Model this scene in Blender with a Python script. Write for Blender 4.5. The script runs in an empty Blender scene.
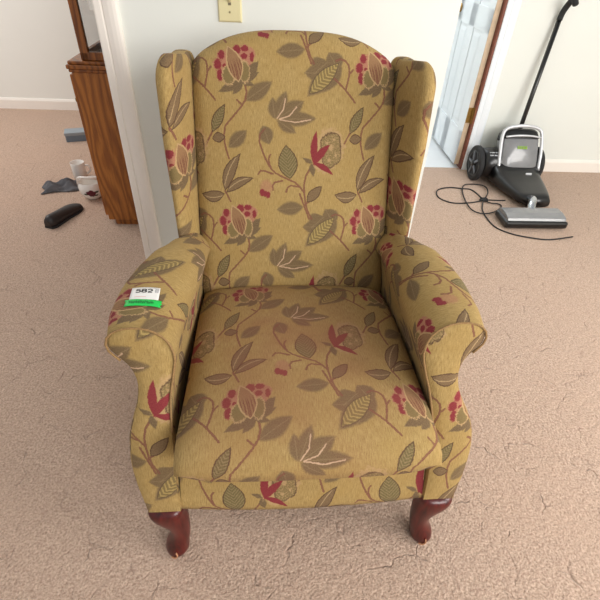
import bpy, bmesh, math, random
from mathutils import Vector, Matrix
from mathutils.bvhtree import BVHTree

SC = bpy.context.scene
COL = SC.collection
PI = math.pi
random.seed(4)

# ------------------------------------------------------------------ frames
HOUSE_YAW = math.radians(4.5)                 # the walls of the house
CHAIR_YAW = math.radians(5.8786)              # the chair stands a touch askew
CHAIR_X = 0.0956
CHAIR_MID = 0.90                              # the chair's own origin, measured from its front plane

def lerp(a, b, t): return a + (b - a) * t
def clamp(t, a=0.0, b=1.0): return max(a, min(b, t))
def smooth(t, a=0.0, b=1.0):
    t = clamp((t - a) / (b - a)); return t * t * (3 - 2 * t)
def table(x, pts):
    if x <= pts[0][0]: return pts[0][1]
    for (a, fa), (b, fb) in zip(pts, pts[1:]):
        if x <= b:
            return lerp(fa, fb, smooth((x - a) / (b - a)) * .5 + .5 * (x - a) / (b - a))
    return pts[-1][1]

# ------------------------------------------------------------------ object helpers
def link(name, mesh, mat=None, parent=None):
    o = bpy.data.objects.new(name, mesh)
    COL.objects.link(o)
    if mat is not None: mesh.materials.append(mat)
    if parent is not None: o.parent = parent
    return o

def tag(o, label, cat, group=None):
    o['label'] = label; o['category'] = cat
    if group: o['group'] = group
    return o

def thing(name, label, cat, loc, yaw=0.0, group=None):
    o = bpy.data.objects.new(name, None); COL.objects.link(o)
    o.empty_display_size = .1
    o.location = loc; o.rotation_euler = (0, 0, yaw)
    return tag(o, label, cat, group)

def finish(bm, name, mat, parent=None, smooth_shade=True, bevel=0.0, segs=2, sub=0, merge=0.0):
    if merge: bmesh.ops.remove_doubles(bm, verts=bm.verts, dist=merge)
    bmesh.ops.recalc_face_normals(bm, faces=bm.faces)
    me = bpy.data.meshes.new(name); bm.to_mesh(me); bm.free()
    for p in me.polygons: p.use_smooth = smooth_shade
    o = link(name, me, mat, parent)
    if bevel:
        m = o.modifiers.new('edge', 'BEVEL'); m.width = bevel; m.segments = segs; m.limit_method = 'ANGLE'; m.angle_limit = math.radians(40)
    if sub:
        m = o.modifiers.new('soft', 'SUBSURF'); m.levels = sub; m.render_levels = sub
    return o

def box(bm, x0, x1, y0, y1, z0, z1, M=None):
    vs = [bm.verts.new((x, y, z)) for z in (z0, z1) for y in (y0, y1) for x in (x0, x1)]
    for f in ((0, 2, 3, 1), (4, 5, 7, 6), (0, 1, 5, 4), (2, 6, 7, 3), (0, 4, 6, 2), (1, 3, 7, 5)):
        bm.faces.new([vs[i] for i in f])
    if M is not None:
        for v in vs: v.co = M @ v.co
    return vs

def box_obj(name, mat, dims, parent=None, bevel=.002, M=None):
    bm = bmesh.new(); box(bm, *dims, M=M)
    return finish(bm, name, mat, parent, smooth_shade=False, bevel=bevel)

def prism(bm, poly, axis, a, b):
    """extrude a 2-D outline along an axis: 0=x (poly is y,z), 1=y (poly is x,z), 2=z (poly is x,y)"""
    def P(u, v, t): return {0: (t, u, v), 1: (u, t, v), 2: (u, v, t)}[axis]
    A = [bm.verts.new(P(u, v, a)) for u, v in poly]; B = [bm.verts.new(P(u, v, b)) for u, v in poly]
    n = len(poly)
    for i in range(n): bm.faces.new((A[i], A[(i + 1) % n], B[(i + 1) % n], B[i]))
    bm.faces.new(A); bm.faces.new(B[::-1])

def spline(pts, n, closed=False):
    """Catmull-Rom through the points, about n samples, evenly spaced"""
    pts = [Vector(p) for p in pts]; m = len(pts); out = []
    segs = m if closed else m - 1
    for i in range(segs):
        if closed: p0, p1, p2, p3 = pts[(i - 1) % m], pts[i], pts[(i + 1) % m], pts[(i + 2) % m]
        else: p0, p1, p2, p3 = pts[max(i - 1, 0)], pts[i], pts[i + 1], pts[min(i + 2, m - 1)]
        for k in range(16):
            t = k / 16
            out.append(.5 * ((2 * p1) + (p2 - p0) * t + (2 * p0 - 5 * p1 + 4 * p2 - p3) * t * t + (3 * p1 - p0 - 3 * p2 + p3) * t ** 3))
    out.append(pts[0].copy() if closed else pts[-1].copy())
    L = [0.0]
    for a, b in zip(out, out[1:]): L.append(L[-1] + (b - a).length)
    res = []; j = 0
    cnt = n if closed else n - 1
    for i in range(n):
        s = L[-1] * i / cnt
        while j < len(L) - 2 and L[j + 1] < s: j += 1
        d = L[j + 1] - L[j]
        res.append(out[j].lerp(out[j + 1], (s - L[j]) / d if d > 1e-9 else 0))
    return res

def tube(bm, pts, r, seg=8, closed=False, r_end=None, squash=1.0):
    pts = [Vector(p) for p in pts]; n = len(pts); rings = []
    up = Vector((0, 0, 1)); prev = None
    for i, p in enumerate(pts):
        if closed: d = pts[(i + 1) % n] - pts[i - 1]
        else: d = pts[min(i + 1, n - 1)] - pts[max(i - 1, 0)]
        d.normalize()
        a = prev - d * prev.dot(d) if prev is not None else d.cross(up)
        if a.length < 1e-4: a = d.cross(Vector((1, 0, 0)))
        a.normalize(); prev = a; b = d.cross(a)
        rr = r if r_end is None else lerp(r, r_end, i / (n - 1))
        rings.append([bm.verts.new(p + rr * (math.cos(2 * PI * k / seg) * a + squash * math.sin(2 * PI * k / seg) * b)) for k in range(seg)])
    m = n if closed else n - 1
    for i in range(m):
        A, B = rings[i], rings[(i + 1) % n]
        for k in range(seg): bm.faces.new((A[k], A[(k + 1) % seg], B[(k + 1) % seg], B[k]))
    if not closed:
        bm.faces.new(rings[0][::-1]); bm.faces.new(rings[-1])

def lathe(bm, prof, seg=32, M=None):
    rings = []
    for r, z in prof:
        rings.append([bm.verts.new((r * math.cos(2 * PI * k / seg), r * math.sin(2 * PI * k / seg), z)) for k in range(seg)])
    for A, B in zip(rings, rings[1:]):
        for k in range(seg): bm.faces.new((A[k], A[(k + 1) % seg], B[(k + 1) % seg], B[k]))
    if prof[0][0] > 1e-5: bm.faces.new(rings[0][::-1])
    if prof[-1][0] > 1e-5: bm.faces.new(rings[-1])
    if M is not None:
        for R in rings:
            for v in R: v.co = M @ v.co

def grid(name, P, UV, mat, parent=None, wrap=False, caps=None, cap_uv=None, origin=(0, 0, 0), sub=0):
    """P[i][j] points; UV[i][j] in metres (one more column than P when wrapped). caps: rings to close with one face"""
    bm = bmesh.new(); uvl = bm.loops.layers.uv.new('UVMap'); O = Vector(origin)
    V = [[bm.verts.new(Vector(p) - O) for p in row] for row in P]
    ni, nj = len(P), len(P[0])
    for i in range(ni - 1):
        for j in range(nj if wrap else nj - 1):
            k = (j + 1) % nj
            f = bm.faces.new((V[i][j], V[i][k], V[i + 1][k], V[i + 1][j]))
            uv = (UV[i][j], UV[i][j + 1], UV[i + 1][j + 1], UV[i + 1][j])
            for l, q in zip(f.loops, uv): l[uvl].uv = q
    for i in (caps or []):
        ring = V[i]
        c = sum((v.co for v in ring), Vector()) / len(ring); cv = bm.verts.new(c)
        for j in range(len(ring)):
            f = bm.faces.new((ring[j], ring[(j + 1) % len(ring)], cv))
            for l in f.loops: l[uvl].uv = cap_uv(l.vert.co + O) if cap_uv else UV[i][0]
    return finish(bm, name, mat, parent, sub=sub)

# ------------------------------------------------------------------ node helper
class Nodes:
    def __init__(s, tree): s.t = tree; s.n = tree.nodes; s.l = tree.links
    def put(s, sock, v):
        if v is None: return
        if isinstance(v, bpy.types.NodeSocket): s.l.new(v, sock)
        else: sock.default_value = v
    def m(s, op, a, b=None, c=None, cl=False):
        n = s.n.new('ShaderNodeMath'); n.operation = op; n.use_clamp = cl
        for i, v in enumerate((a, b, c)): s.put(n.inputs[i], v)
        return n.outputs[0]
    def v(s, op, a, b=None, c=None, sc=None):
        n = s.n.new('ShaderNodeVectorMath'); n.operation = op
        s.put(n.inputs[0], a); s.put(n.inputs[1], b)
        if c is not None: s.put(n.inputs[2], c)
        if sc is not None: s.put(n.inputs['Scale'], sc)
        return n.outputs['Value'] if op in ('DOT_PRODUCT', 'LENGTH', 'DISTANCE') else n.outputs['Vector']
    def mix(s, f, a, b, blend='MIX'):
        n = s.n.new('ShaderNodeMix'); n.data_type = 'RGBA'; n.blend_type = blend
        s.put(n.inputs[0], f); s.put(n.inputs[6], a); s.put(n.inputs[7], b)
        return n.outputs[2]
    def noise(s, vec, scale, detail=2.0, rough=.5, color=False, dist=0.0):
        n = s.n.new('ShaderNodeTexNoise'); s.put(n.inputs['Vector'], vec)
        n.inputs['Scale'].default_value = scale; n.inputs['Detail'].default_value = detail
        n.inputs['Roughness'].default_value = rough; n.inputs['Distortion'].default_value = dist
        return n.outputs['Color' if color else 'Fac']
    def ramp(s, f, stops, interp='LINEAR'):
        n = s.n.new('ShaderNodeValToRGB'); s.put(n.inputs[0], f); cr = n.color_ramp; cr.interpolation = interp
        while len(cr.elements) < len(stops): cr.elements.new(.5)
        for e, (p, c) in zip(cr.elements, stops): e.position = p; e.color = c
        return n.outputs[0]
    def rng(s, f, a, b, c=0.0, d=1.0):
        n = s.n.new('ShaderNodeMapRange'); s.put(n.inputs[0], f)
        for i, q in enumerate((a, b, c, d)): n.inputs[i + 1].default_value = q
        return n.outputs[0]
    def bump(s, h, strength=.3, dist=.002, normal=None):
        n = s.n.new('ShaderNodeBump'); s.put(n.inputs['Height'], h)
        n.inputs['Strength'].default_value = strength; n.inputs['Distance'].default_value = dist
        if normal is not None: s.put(n.inputs['Normal'], normal)
        return n.outputs[0]
    def coord(s, which='Object'):
        return s.n.new('ShaderNodeTexCoord').outputs[which]

def rgb(r, g, b):
    """0-255 display colour to linear"""
    f = lambda c: (c / 255 / 12.92) if c / 255 <= .04045 else ((c / 255 + .055) / 1.055) ** 2.4
    return (f(r), f(g), f(b), 1.0)

def new_mat(name):
    m = bpy.data.materials.new(name); m.use_nodes = True
    N = Nodes(m.node_tree)
    return m, N, m.node_tree.nodes['Principled BSDF']

def plain(name, col, rough=.5, metal=0.0, spec=.5, var=.06, scale=18, bump=0.0, trans=0.0, coat=0.0):
    m, N, b = new_mat(name)
    co = N.coord(); f = N.noise(co, scale, 3)
    dark = tuple(c * (1 - 2 * var) for c in col[:3]) + (1,)
    lite = tuple(min(1, c * (1 + 2 * var)) for c in col[:3]) + (1,)
    N.put(b.inputs['Base Color'], N.mix(f, dark, lite))
    b.inputs['Roughness'].default_value = rough; b.inputs['Metallic'].default_value = metal
    b.inputs['Specular IOR Level'].default_value = spec
    b.inputs['Transmission Weight'].default_value = trans; b.inputs['Coat Weight'].default_value = coat
    if bump: N.put(b.inputs['Normal'], N.bump(N.noise(co, scale * 8, 2), .4, bump))
    return m

# ------------------------------------------------------------------ the tapestry cloth
# one repeat of the woven pattern (millimetres, u across, v up), drawn with distance fields in a node group
TILE_U, TILE_V = 0.392, 0.423
STEMS = [[(-141, 597), (-137, 573), (-148, 544), (-199, 487)], [(-164, 555), (-151, 544)], [(-199, 487), (-203, 448), (-191, 400)], [(-205, 309), (-190, 280)], [(107, 616), (140, 587), (168, 555)], [(140, 587), (149, 627), (145, 655), (124, 666), (111, 661)], [(149, 627), (159, 639)], [(-232, 479), (-258, 432)], [(13, 726), (42, 652)], [(28, 693), (46, 707)], [(44, 377), (26, 337), (32, 268), (50, 229)], [(26, 306), (4, 332), (-29, 347), (-70, 371), (-101, 437), (-101, 467), (-88, 481)], [(-108, 358), (-97, 368), (-65, 358)], [(-70, 373), (-78, 397), (-72, 412)], [(-27, 308), (-18, 325), (12, 322)], [(-65, 313), (-65, 332), (-38, 339)]]
LEAVES = [(-205, 311, -159, 413, 16, 'T'), (-200, 305, -123, 346, 13, 'T'), (-208, 301, -274, 300, 16, 'T'), (-235, 472, -199, 543, 14, 'O'), (-15, 345, -28, 438, 27, 'O'), (-236, 454, -200, 458, 13, 'B'), (35, 279, 78, 324, 14, 'B'), (-140, 554, -67, 603, 20, 'F'), (-190, 430, -139, 476, 18, 'F'), (24, 264, -54, 256, 19, 'F'), (-59, 507, -66, 563, 15, 'F'), (-56, 507, -27, 580, 17, 'F'), (-53, 507, 22, 555, 22, 'F'), (-46, 507, 57, 510, 19, 'F'), (-53, 504, 0, 471, 14, 'F'), (-93, 489, -75, 440, 20, 'F'), (119, 658, 33, 569, 26, 'F'), (104, 630, 24, 628, 26, 'F'), (120, 636, 90, 681, 26, 'F'), (88, 658, 47, 624, 31, 'F'), (124, 659, 75, 580, 23, 'F'), (-154, 596, -104, 653, 17, 'D'), (-151, 603, -103, 626, 10, 'D'), (-154, 602, -213, 576, 11, 'D'), (-149, 601, -174, 571, 9, 'D'), (-149, 601, -116, 594, 6, 'D'), (119, 656, 38, 575, 20, 'Y'), (-158, 602, -186, 690, 20, 'C'), (55, 385, 59, 476, 9, 'R'), (52, 385, 98, 440, 10, 'R'), (52, 390, 109, 358, 7, 'R'), (46, 388, 53, 354, 8, 'D'), (49, 390, 22, 403, 5, 'D')]
ELLIPSES = [(-185, 618, 17, 23, 'G'), (-141, 627, 13, 26, 'G'), (-171, 649, 39, 36, 'P'), (-140, 666, 23, 27, 'P'), (-214, 645, 13, 15, 'P'), (-207, 619, 11, 16, 'P'), (-204, 666, 12, 15, 'P'), (-162, 679, 12, 15, 'P'), (-140, 682, 13, 13, 'P'), (-125, 670, 13, 18, 'P'), (-140, 666, 11, 11, 'P'), (-214, 645, 10, 14, 'R'), (-209, 618, 8, 15, 'R'), (-204, 669, 9, 12, 'R'), (-162, 682, 11, 12, 'R'), (-140, 685, 11, 8, 'R'), (-142, 666, 9, 8, 'R'), (-121, 665, 6, 12, 'R'), (-196, 641, 5, 6, 'R'), (100, 433, 41, 54, 'c'), (82, 399, 32, 35, 'c'), (102, 433, 28, 39, 'g'), (110, 455, 18, 17, 'g'), (91, 445, 19, 21, 'g'), (117, 412, 15, 24, 'g'), (98, 399, 19, 22, 'g'), (-85, 321, 17, 21, 'p'), (-97, 305, 8, 11, 'r'), (-80, 299, 7, 10, 'r'), (-88, 302, 7, 9, 'r')]
VEINS = [[(-53, 509), (-35, 532), (-30, 561)], [(-46, 507), (-17, 517), (2, 540)], [(-46, 506), (-1, 499), (42, 507)]]


def make_tapestry_group():
    g = bpy.data.node_groups.new('tapestry_pattern', 'ShaderNodeTree')
    g.interface.new_socket('UV', in_out='INPUT', socket_type='NodeSocketVector')
    g.interface.new_socket('Color', in_out='OUTPUT', socket_type='NodeSocketColor')
    g.interface.new_socket('Height', in_out='OUTPUT', socket_type='NodeSocketFloat')
    N = Nodes(g)
    gi = N.n.new('NodeGroupInput')
    raw = gi.outputs[0]
    # hand-drawn wobble of the woven outlines
    wob = N.noise(raw, 150, 3, .7, color=True)
    uv = N.v('MULTIPLY_ADD', wob, (.006, .006, 0), N.v('SUBTRACT', raw, (.003, .003, 0)))
    HT = (TILE_U / 2, TILE_V / 2, .5); LT = (-TILE_U / 2, -TILE_V / 2, -.5)
    def local(cx, cy):
        return N.v('WRAP', N.v('SUBTRACT', uv, (cx, cy, 0)), HT, LT)
    def mx(a, b): return b if a is None else N.m('MAXIMUM', a, b)
    def mn(a, b): return b if a is None else N.m('MINIMUM', a, b)

    def polyline(pts, acc):
        pts = [(x / 1000, y / 1000) for x, y in pts]
        cx = sum(p[0] for p in pts) / len(pts); cy = sum(p[1] for p in pts) / len(pts)
        base = local(cx, cy)
        for (ax, ay), (bx, by) in zip(pts, pts[1:]):
            mxx, mxy = (ax + bx) / 2 - cx, (ay + by) / 2 - cy
            L = math.hypot(bx - ax, by - ay); d = ((bx - ax) / L, (by - ay) / L, 0)
            q = N.v('SUBTRACT', base, (mxx, mxy, 0))
            t = N.m('MINIMUM', N.m('MAXIMUM', N.v('DOT_PRODUCT', q, d), -L / 2), L / 2)
            acc = mn(acc, N.v('DISTANCE', q, N.v('SCALE', d, sc=t)))
        return acc

    def leaf(b0, b1, t0, t1, w, bend=0.0, taper=.3):
        """signed distance to a pointed leaf (negative inside), offset across it, and place along it -1..1"""
        b0, b1, t0, t1, w = b0 / 1000, b1 / 1000, t0 / 1000, t1 / 1000, w / 1000
        L = math.hypot(t0 - b0, t1 - b1); d = ((t0 - b0) / L, (t1 - b1) / L)
        p = local((b0 + t0) / 2, (b1 + t1) / 2)
        x = N.v('DOT_PRODUCT', p, (d[0] * 2 / L, d[1] * 2 / L, 0))
        y = N.v('DOT_PRODUCT', p, (-d[1], d[0], 0))
        k = N.m('MULTIPLY_ADD', N.m('MULTIPLY', x, x), -1.0, 1.0)
        prof = N.m('MULTIPLY', k, N.m('MAXIMUM', N.m('MULTIPLY_ADD', x, -w * taper, w), w * .3))
        if bend: y = N.m('MULTIPLY_ADD', k, -bend, y)
        ay = N.m('ABSOLUTE', y)
        leaf.y = y
        return N.m('SUBTRACT', ay, prof), ay, x

    def mask(d, soft, off=0.0):
        """1 where d < off"""
        return N.m('MULTIPLY_ADD', d, -1.0 / soft, off / soft + .5, cl=True)

    def ell(cx, cy, rx, ry):
        p = local(cx / 1000, cy / 1000)
        x = N.v('DOT_PRODUCT', p, (1000 / rx, 0, 0)); y = N.v('DOT_PRODUCT', p, (0, 1000 / ry, 0))
        return N.m('SUBTRACT', N.m('SQRT', N.m('MULTIPLY_ADD', x, x, N.m('MULTIPLY', y, y))), 1.0)

    # ground cloth: slubby vertical weave
    st = N.v('MULTIPLY', raw, (420, 60, 1))
    slub = N.noise(st, 1.0, 3, .6)
    blotch = N.noise(raw, 14, 3)
    col = N.mix(N.rng(slub, .3, .72), C_GROUND_A, C_GROUND_B)
    col = N.mix(N.m('MULTIPLY', N.rng(blotch, .35, .7), .55), col, C_GROUND_C)

    # soft fuzzy leaves
    acc = None; vein = None
    for L in [q for q in LEAVES if q[5] == 'F']:
        d, ay, x = leaf(*L[:5], taper=.1)
        acc = mx(acc, mask(d, .0075, .0005))
        vein = mx(vein, N.m('MULTIPLY', mask(ay, .0016, .0008), mask(d, .003, -.003)))
    grain = N.noise(N.v('MULTIPLY', raw, (520, 260, 1)), 1.0, 2, .7)
    fcol = N.mix(N.rng(grain, .3, .7), C_SOFT_A, C_SOFT_B)
    col = N.mix(N.m('MULTIPLY', acc, .9), col, fcol)
    col = N.mix(N.m('MULTIPLY', vein, .3), col, C_LINE)
    # stems
    acc = None
    for S in STEMS: acc = polyline([tuple(p)[:2] for p in spline([(x, y, 0) for x, y in S], len(S) * 2 - 1)] if len(S) > 2 else S, acc)
    col = N.mix(mask(acc, .0020, .0023), col, C_STEM)
    col = N.mix(N.m('MULTIPLY', mask(acc, .0014, .0007), .5), col, C_STEM_LIGHT)
    # yellow half of the lobed leaf
    for L in [q for q in LEAVES if q[5] == 'Y']:
        d, ay, x = leaf(*L[:5], taper=-.1)
        hat = N.m('SINE', N.m('MULTIPLY_ADD', x, 34.0, N.m('MULTIPLY', ay, 420.0)))
        yc = N.mix(N.rng(hat, -.2, .9), C_YLEAF_A, C_YLEAF_B)
        col = N.mix(mask(d, .002, .001), col, C_SOFT_A)
        col = N.mix(mask(d, .002, -.0015), col, yc)
    # drawn leaves
    mo = mf_t = mf_o = line = None
    for L in [q for q in LEAVES if q[5] in 'TOB']:
        d, ay, x = leaf(*L[:5], bend=.008 if L[5] == 'T' else .001, taper=.15)
        mo = mx(mo, mask(d, .0016, .0012))
        inner = mask(d, .0016, -.0016)
        if L[5] == 'T':
            mf_t = mx(mf_t, inner)
            e = N.m('ABSOLUTE', N.m('ADD', leaf.y, -.003))
            line = mx(line, N.m('MULTIPLY', mask(e, .0016, .0011), mask(d, .002, -.003)))
        elif L[5] == 'O':
            mf_o = mx(mf_o, inner)
            h = N.m('SINE', N.m('MULTIPLY_ADD', x, -30.0, N.m('MULTIPLY', ay, 700.0)))
            line = mx(line, N.m('MULTIPLY', N.m('MULTIPLY', mask(d, .002, -.0022), N.rng(h, .2, 1.0)), .45))
        else: mf_t = mx(mf_t, inner)
    col = N.mix(mo, col, C_OUTLINE)
    col = N.mix(mf_t, col, N.mix(N.rng(grain, .3, .7), C_BLEAF_A, C_BLEAF_B))
    col = N.mix(mf_o, col, N.mix(N.rng(grain, .3, .7), C_OLEAF_A, C_OLEAF_B))
    col = N.mix(line, col, C_LINE)
    # white veins of the hand-shaped leaf
    acc = None
    for S in VEINS: acc = polyline(S, acc)
    col = N.mix(mask(acc, .0018, .0014), col, C_VEIN)
    # flowers
    acc = None
    for L in [q for q in LEAVES if q[5] == 'D']:
        d, ay, x = leaf(*L[:5], taper=.3); acc = mx(acc, mask(d, .003, .001))
    col = N.mix(N.m('MULTIPLY', acc, .95), col, fcol)
    def ells(kind, soft, off=0.0):
        acc = None
        for q in [q for q in ELLIPSES if q[4] == kind]: acc = mx(acc, mask(N.m('ADD', ell(*q[:4]), rag), soft, off))
        return acc
    rag = N.m('MULTIPLY_ADD', N.noise(raw, 230, 2, .6), .9, -.45)
    fl = N.noise(raw, 240, 2, .6)
    col = N.mix(N.m('MULTIPLY', ells('P', .25), .85), col, C_PINK)
    col = N.mix(ells('R', .3), col, C_RED)
    col = N.mix(ells('G', .12, .12), col, C_CREAM)
    col = N.mix(ells('G', .12, -.06), col, C_OLIVE)
    for L in [q for q in LEAVES if q[5] == 'C']:
        d, ay, x = leaf(*L[:5], bend=-.004, taper=.15)
        col = N.mix(mask(d, .0016, .002), col, C_CREAM)
        h = N.m('SINE', N.m('MULTIPLY', ay, 900.0))
        col = N.mix(mask(d, .0016, -.0018), col, N.mix(N.m('MULTIPLY', N.rng(h, .1, .9), mask(x, .4, .1)), C_TAN, C_STEM))
    # tulip
    scal = N.m('MULTIPLY_ADD', N.noise(raw, 95, 1, .5), .8, -.4)
    cd = None
    for q in [q for q in ELLIPSES if q[4] == 'c']: cd = mn(cd, ell(*q[:4]))
    col = N.mix(N.m('MULTIPLY', mask(N.m('ADD', cd, scal), .18), .8), col, C_CREAM)
    gd = None
    for q in [q for q in ELLIPSES if q[4] == 'g']: gd = mn(gd, ell(*q[:4]))
    gd = N.m('ADD', gd, N.m('MULTIPLY', rag, .35))
    col = N.mix(mask(gd, .14, .08), col, C_OUTLINE)
    col = N.mix(mask(gd, .14, -.06), col, N.mix(N.m('MULTIPLY', N.rng(fl, .45, .62), .6), C_OLIVE, C_CREAM))
    col = N.mix(N.m('MULTIPLY', mask(gd, .10, -.78), .8), col, C_CREAM)
    acc = None
    for L in [q for q in LEAVES if q[5] == 'R']:
        d, ay, x = leaf(*L[:5], bend=.004, taper=.1); acc = mx(acc, mask(d, .002, .001))
    col = N.mix(acc, col, C_RED)
    # bud
    col = N.mix(N.m('MULTIPLY', ells('p', .4), .5), col, C_PINK)
    col = N.mix(ells('r', .3), col, C_RED)
    # thread speckle over everything
    th = N.noise(N.v('MULTIPLY', raw, (430, 300, 1)), 1.0, 3, .8)
    col = N.mix(N.m('MULTIPLY', N.rng(th, .35, .75), .30), col, N.mix(.5, col, C_GROUND_B))
    col = N.mix(N.m('MULTIPLY', N.rng(th, .5, .3), .30), col, C_OUTLINE)
    go = N.n.new('NodeGroupOutput')
    N.put(go.inputs[0], col)
    N.put(go.inputs[1], N.m('MULTIPLY_ADD', slub, .4, th))
    return g

C_GROUND_A = rgb(144, 118, 71); C_GROUND_B = rgb(189, 161, 106); C_GROUND_C = rgb(164, 134, 79)
C_SOFT_A = rgb(90, 73, 58); C_SOFT_B = rgb(119, 99, 74); C_LINE = rgb(176, 150, 112)
C_STEM = rgb(112, 66, 56); C_STEM_LIGHT = rgb(158, 114, 92); C_OUTLINE = rgb(82, 58, 48)
C_YLEAF_A = rgb(124, 106, 68); C_YLEAF_B = rgb(170, 146, 92)
C_BLEAF_A = rgb(104, 82, 63); C_BLEAF_B = rgb(134, 110, 80); C_OLEAF_A = rgb(92, 82, 54); C_OLEAF_B = rgb(122, 110, 74)
C_VEIN = rgb(204, 170, 140); C_PINK = rgb(172, 112, 96); C_RED = rgb(130, 38, 54)
C_CREAM = rgb(184, 152, 110); C_OLIVE = rgb(124, 106, 70); C_TAN = rgb(146, 110, 80)

TAPESTRY = make_tapestry_group()
def tapestry(name, tint=None, tint_amt=0.0, patch=None):
    m, N, b = new_mat(name)
    g = N.n.new('ShaderNodeGroup'); g.node_tree = TAPESTRY
    uvn = N.n.new('ShaderNodeUVMap'); uvn.uv_map = 'UVMap'
    N.put(g.inputs[0], uvn.outputs[0])
    col = g.outputs[0]
    if tint:
        # worn, reddened pile where people sat
        f = N.noise(N.coord(), 5, 3, .6)
        sit = N.v('MULTIPLY', N.v('SUBTRACT', N.coord(), (-.03, -.10, .45)), (4.2, 3.2, 0))
        worn = N.rng(N.v('LENGTH', sit), 1.45, .5)
        col = N.mix(N.m('MULTIPLY', N.m('MULTIPLY', N.rng(f, .25, .6), worn), tint_amt), col, N.mix(.6, col, tint))
    N.put(b.inputs['Base Color'], col)
    b.inputs['Roughness'].default_value = .92; b.inputs['Specular IOR Level'].default_value = .15
    b.inputs['Sheen Weight'].default_value = .03; b.inputs['Sheen Roughness'].default_value = .5
    N.put(b.inputs['Normal'], N.bump(g.outputs[1], .35, .0012))
    return m
M_FABRIC = tapestry('tapestry_cloth')
M_SEAT = tapestry('tapestry_cloth_worn', rgb(136, 84, 66), .9)
M_WELT = plain('welt_cord', rgb(150, 118, 76), .9, var=.3, scale=300, bump=.001)

# ------------------------------------------------------------------ the armchair
M_MAHOG = None
def mahogany():
    m, N, b = new_mat('red_mahogany')
    co = N.coord()
    g = N.noise(N.v('MULTIPLY', co, (60, 60, 9)), 1.0, 4, .6, dist=.4)
    c = N.ramp(g, [(.25, rgb(44, 9, 8)), (.5, rgb(80, 17, 14)), (.8, rgb(108, 30, 22))])
    N.put(b.inputs['Base Color'], c); b.inputs['Roughness'].default_value = .32
    b.inputs['Coat Weight'].default_value = .2; b.inputs['Coat Roughness'].default_value = .15
    return m
M_MAHOG = mahogany()
M_SCUFF = plain('bare_scuffed_wood', rgb(196, 140, 104), .6, scale=60)
M_DUST = plain('black_dust_cloth', rgb(40, 36, 32), .95)

def chair_world(x, y, z):
    c, s = math.cos(CHAIR_YAW), math.sin(CHAIR_YAW)
    return Vector((CHAIR_X + x * c - y * s, x * s + y * c, z))

ORG = (0, CHAIR_MID, 0)
chair = thing('wingback_armchair', 'floral tapestry wingback armchair with red cabriole legs, standing on the carpet', 'armchair',
              chair_world(0, CHAIR_MID, 0), CHAIR_YAW)
BK_V = Vector((0, .26, .62)).normalized(); BK_N = Vector((0, -BK_V.z, BK_V.y)); BK_0 = Vector((0, 1.14, .41))
def back_y(z): return 1.14 + (z - .41) * .26 / .62

# --- seat cushion: closed loops front-to-back, lofted across
def seat():
    n = 46; P = []; UV = []
    xs = [-1 + 2 * i / 30 for i in range(31)]
    def loop(f):
        a = abs(f); e = 1 - max(0, (a - .86) / .14) ** 2 * .55 if a > .86 else 1.0
        crown = .020 * (1 - a ** 2.4)
        ed = max(0, (a - .8) / .2) ** 2 * .018
        fr = .012 * (1 - a ** 3)                 # the front bows out
        pts = [(1.165, .352), (1.165, .385 + .3 * crown), (1.12, .425 + crown - ed), (1.0, .452 + crown - ed), (.85, .466 + crown - ed), (.70, .472 + crown - ed),
               (.605, .470 + crown * .8 - ed), (.550, .460 + crown * .5 - ed), (.522 - fr, .434 - ed * .4), (.514 - fr, .410), (.521 - fr, .388), (.531, .373), (.60, .366), (.85, .352)]
        return spline([(0, y, z) for y, z in pts], n, closed=True)
    loops = [loop(f) for f in xs]
    for i, f in enumerate(xs):
        L = loops[i]; w = []; acc = 0
        for j in range(n + 1):
            w.append(acc)
            if j < n: acc += (L[(j + 1) % n] - L[j]).length
        j0 = min(range(n // 2), key=lambda j: abs(L[j].y - .70) if L[j].z > .43 else 9)
        row = []
        for j, p in enumerate(L):
            hw = lerp(.280, .287, smooth(p.y, .75, .52)) if p.y < .75 else .280
            a = abs(f)
            x = hw * f
            lift = .030 * max(0, (a - .62) / .38) ** 2 * smooth(p.z, .43, .36) * smooth(p.y, .62, .55)
            row.append((x * (1 - .35 * lift / .03 * .08), p.y, p.z + lift))
        P.append(row)
        # the pile runs towards the front edge; v falls as we come forward
        base = .219 + (.70 - .637) + .01
        UV.append([(f * .288 - .030, base - (w[j] - w[j0])) for j in range(n + 1)])
    o = grid('seat_cushion', P, UV, M_SEAT, chair, wrap=True, caps=[0, len(P) - 1], origin=ORG,
             cap_uv=lambda c: (c.y, c.z))
    return o
seat()

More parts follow.
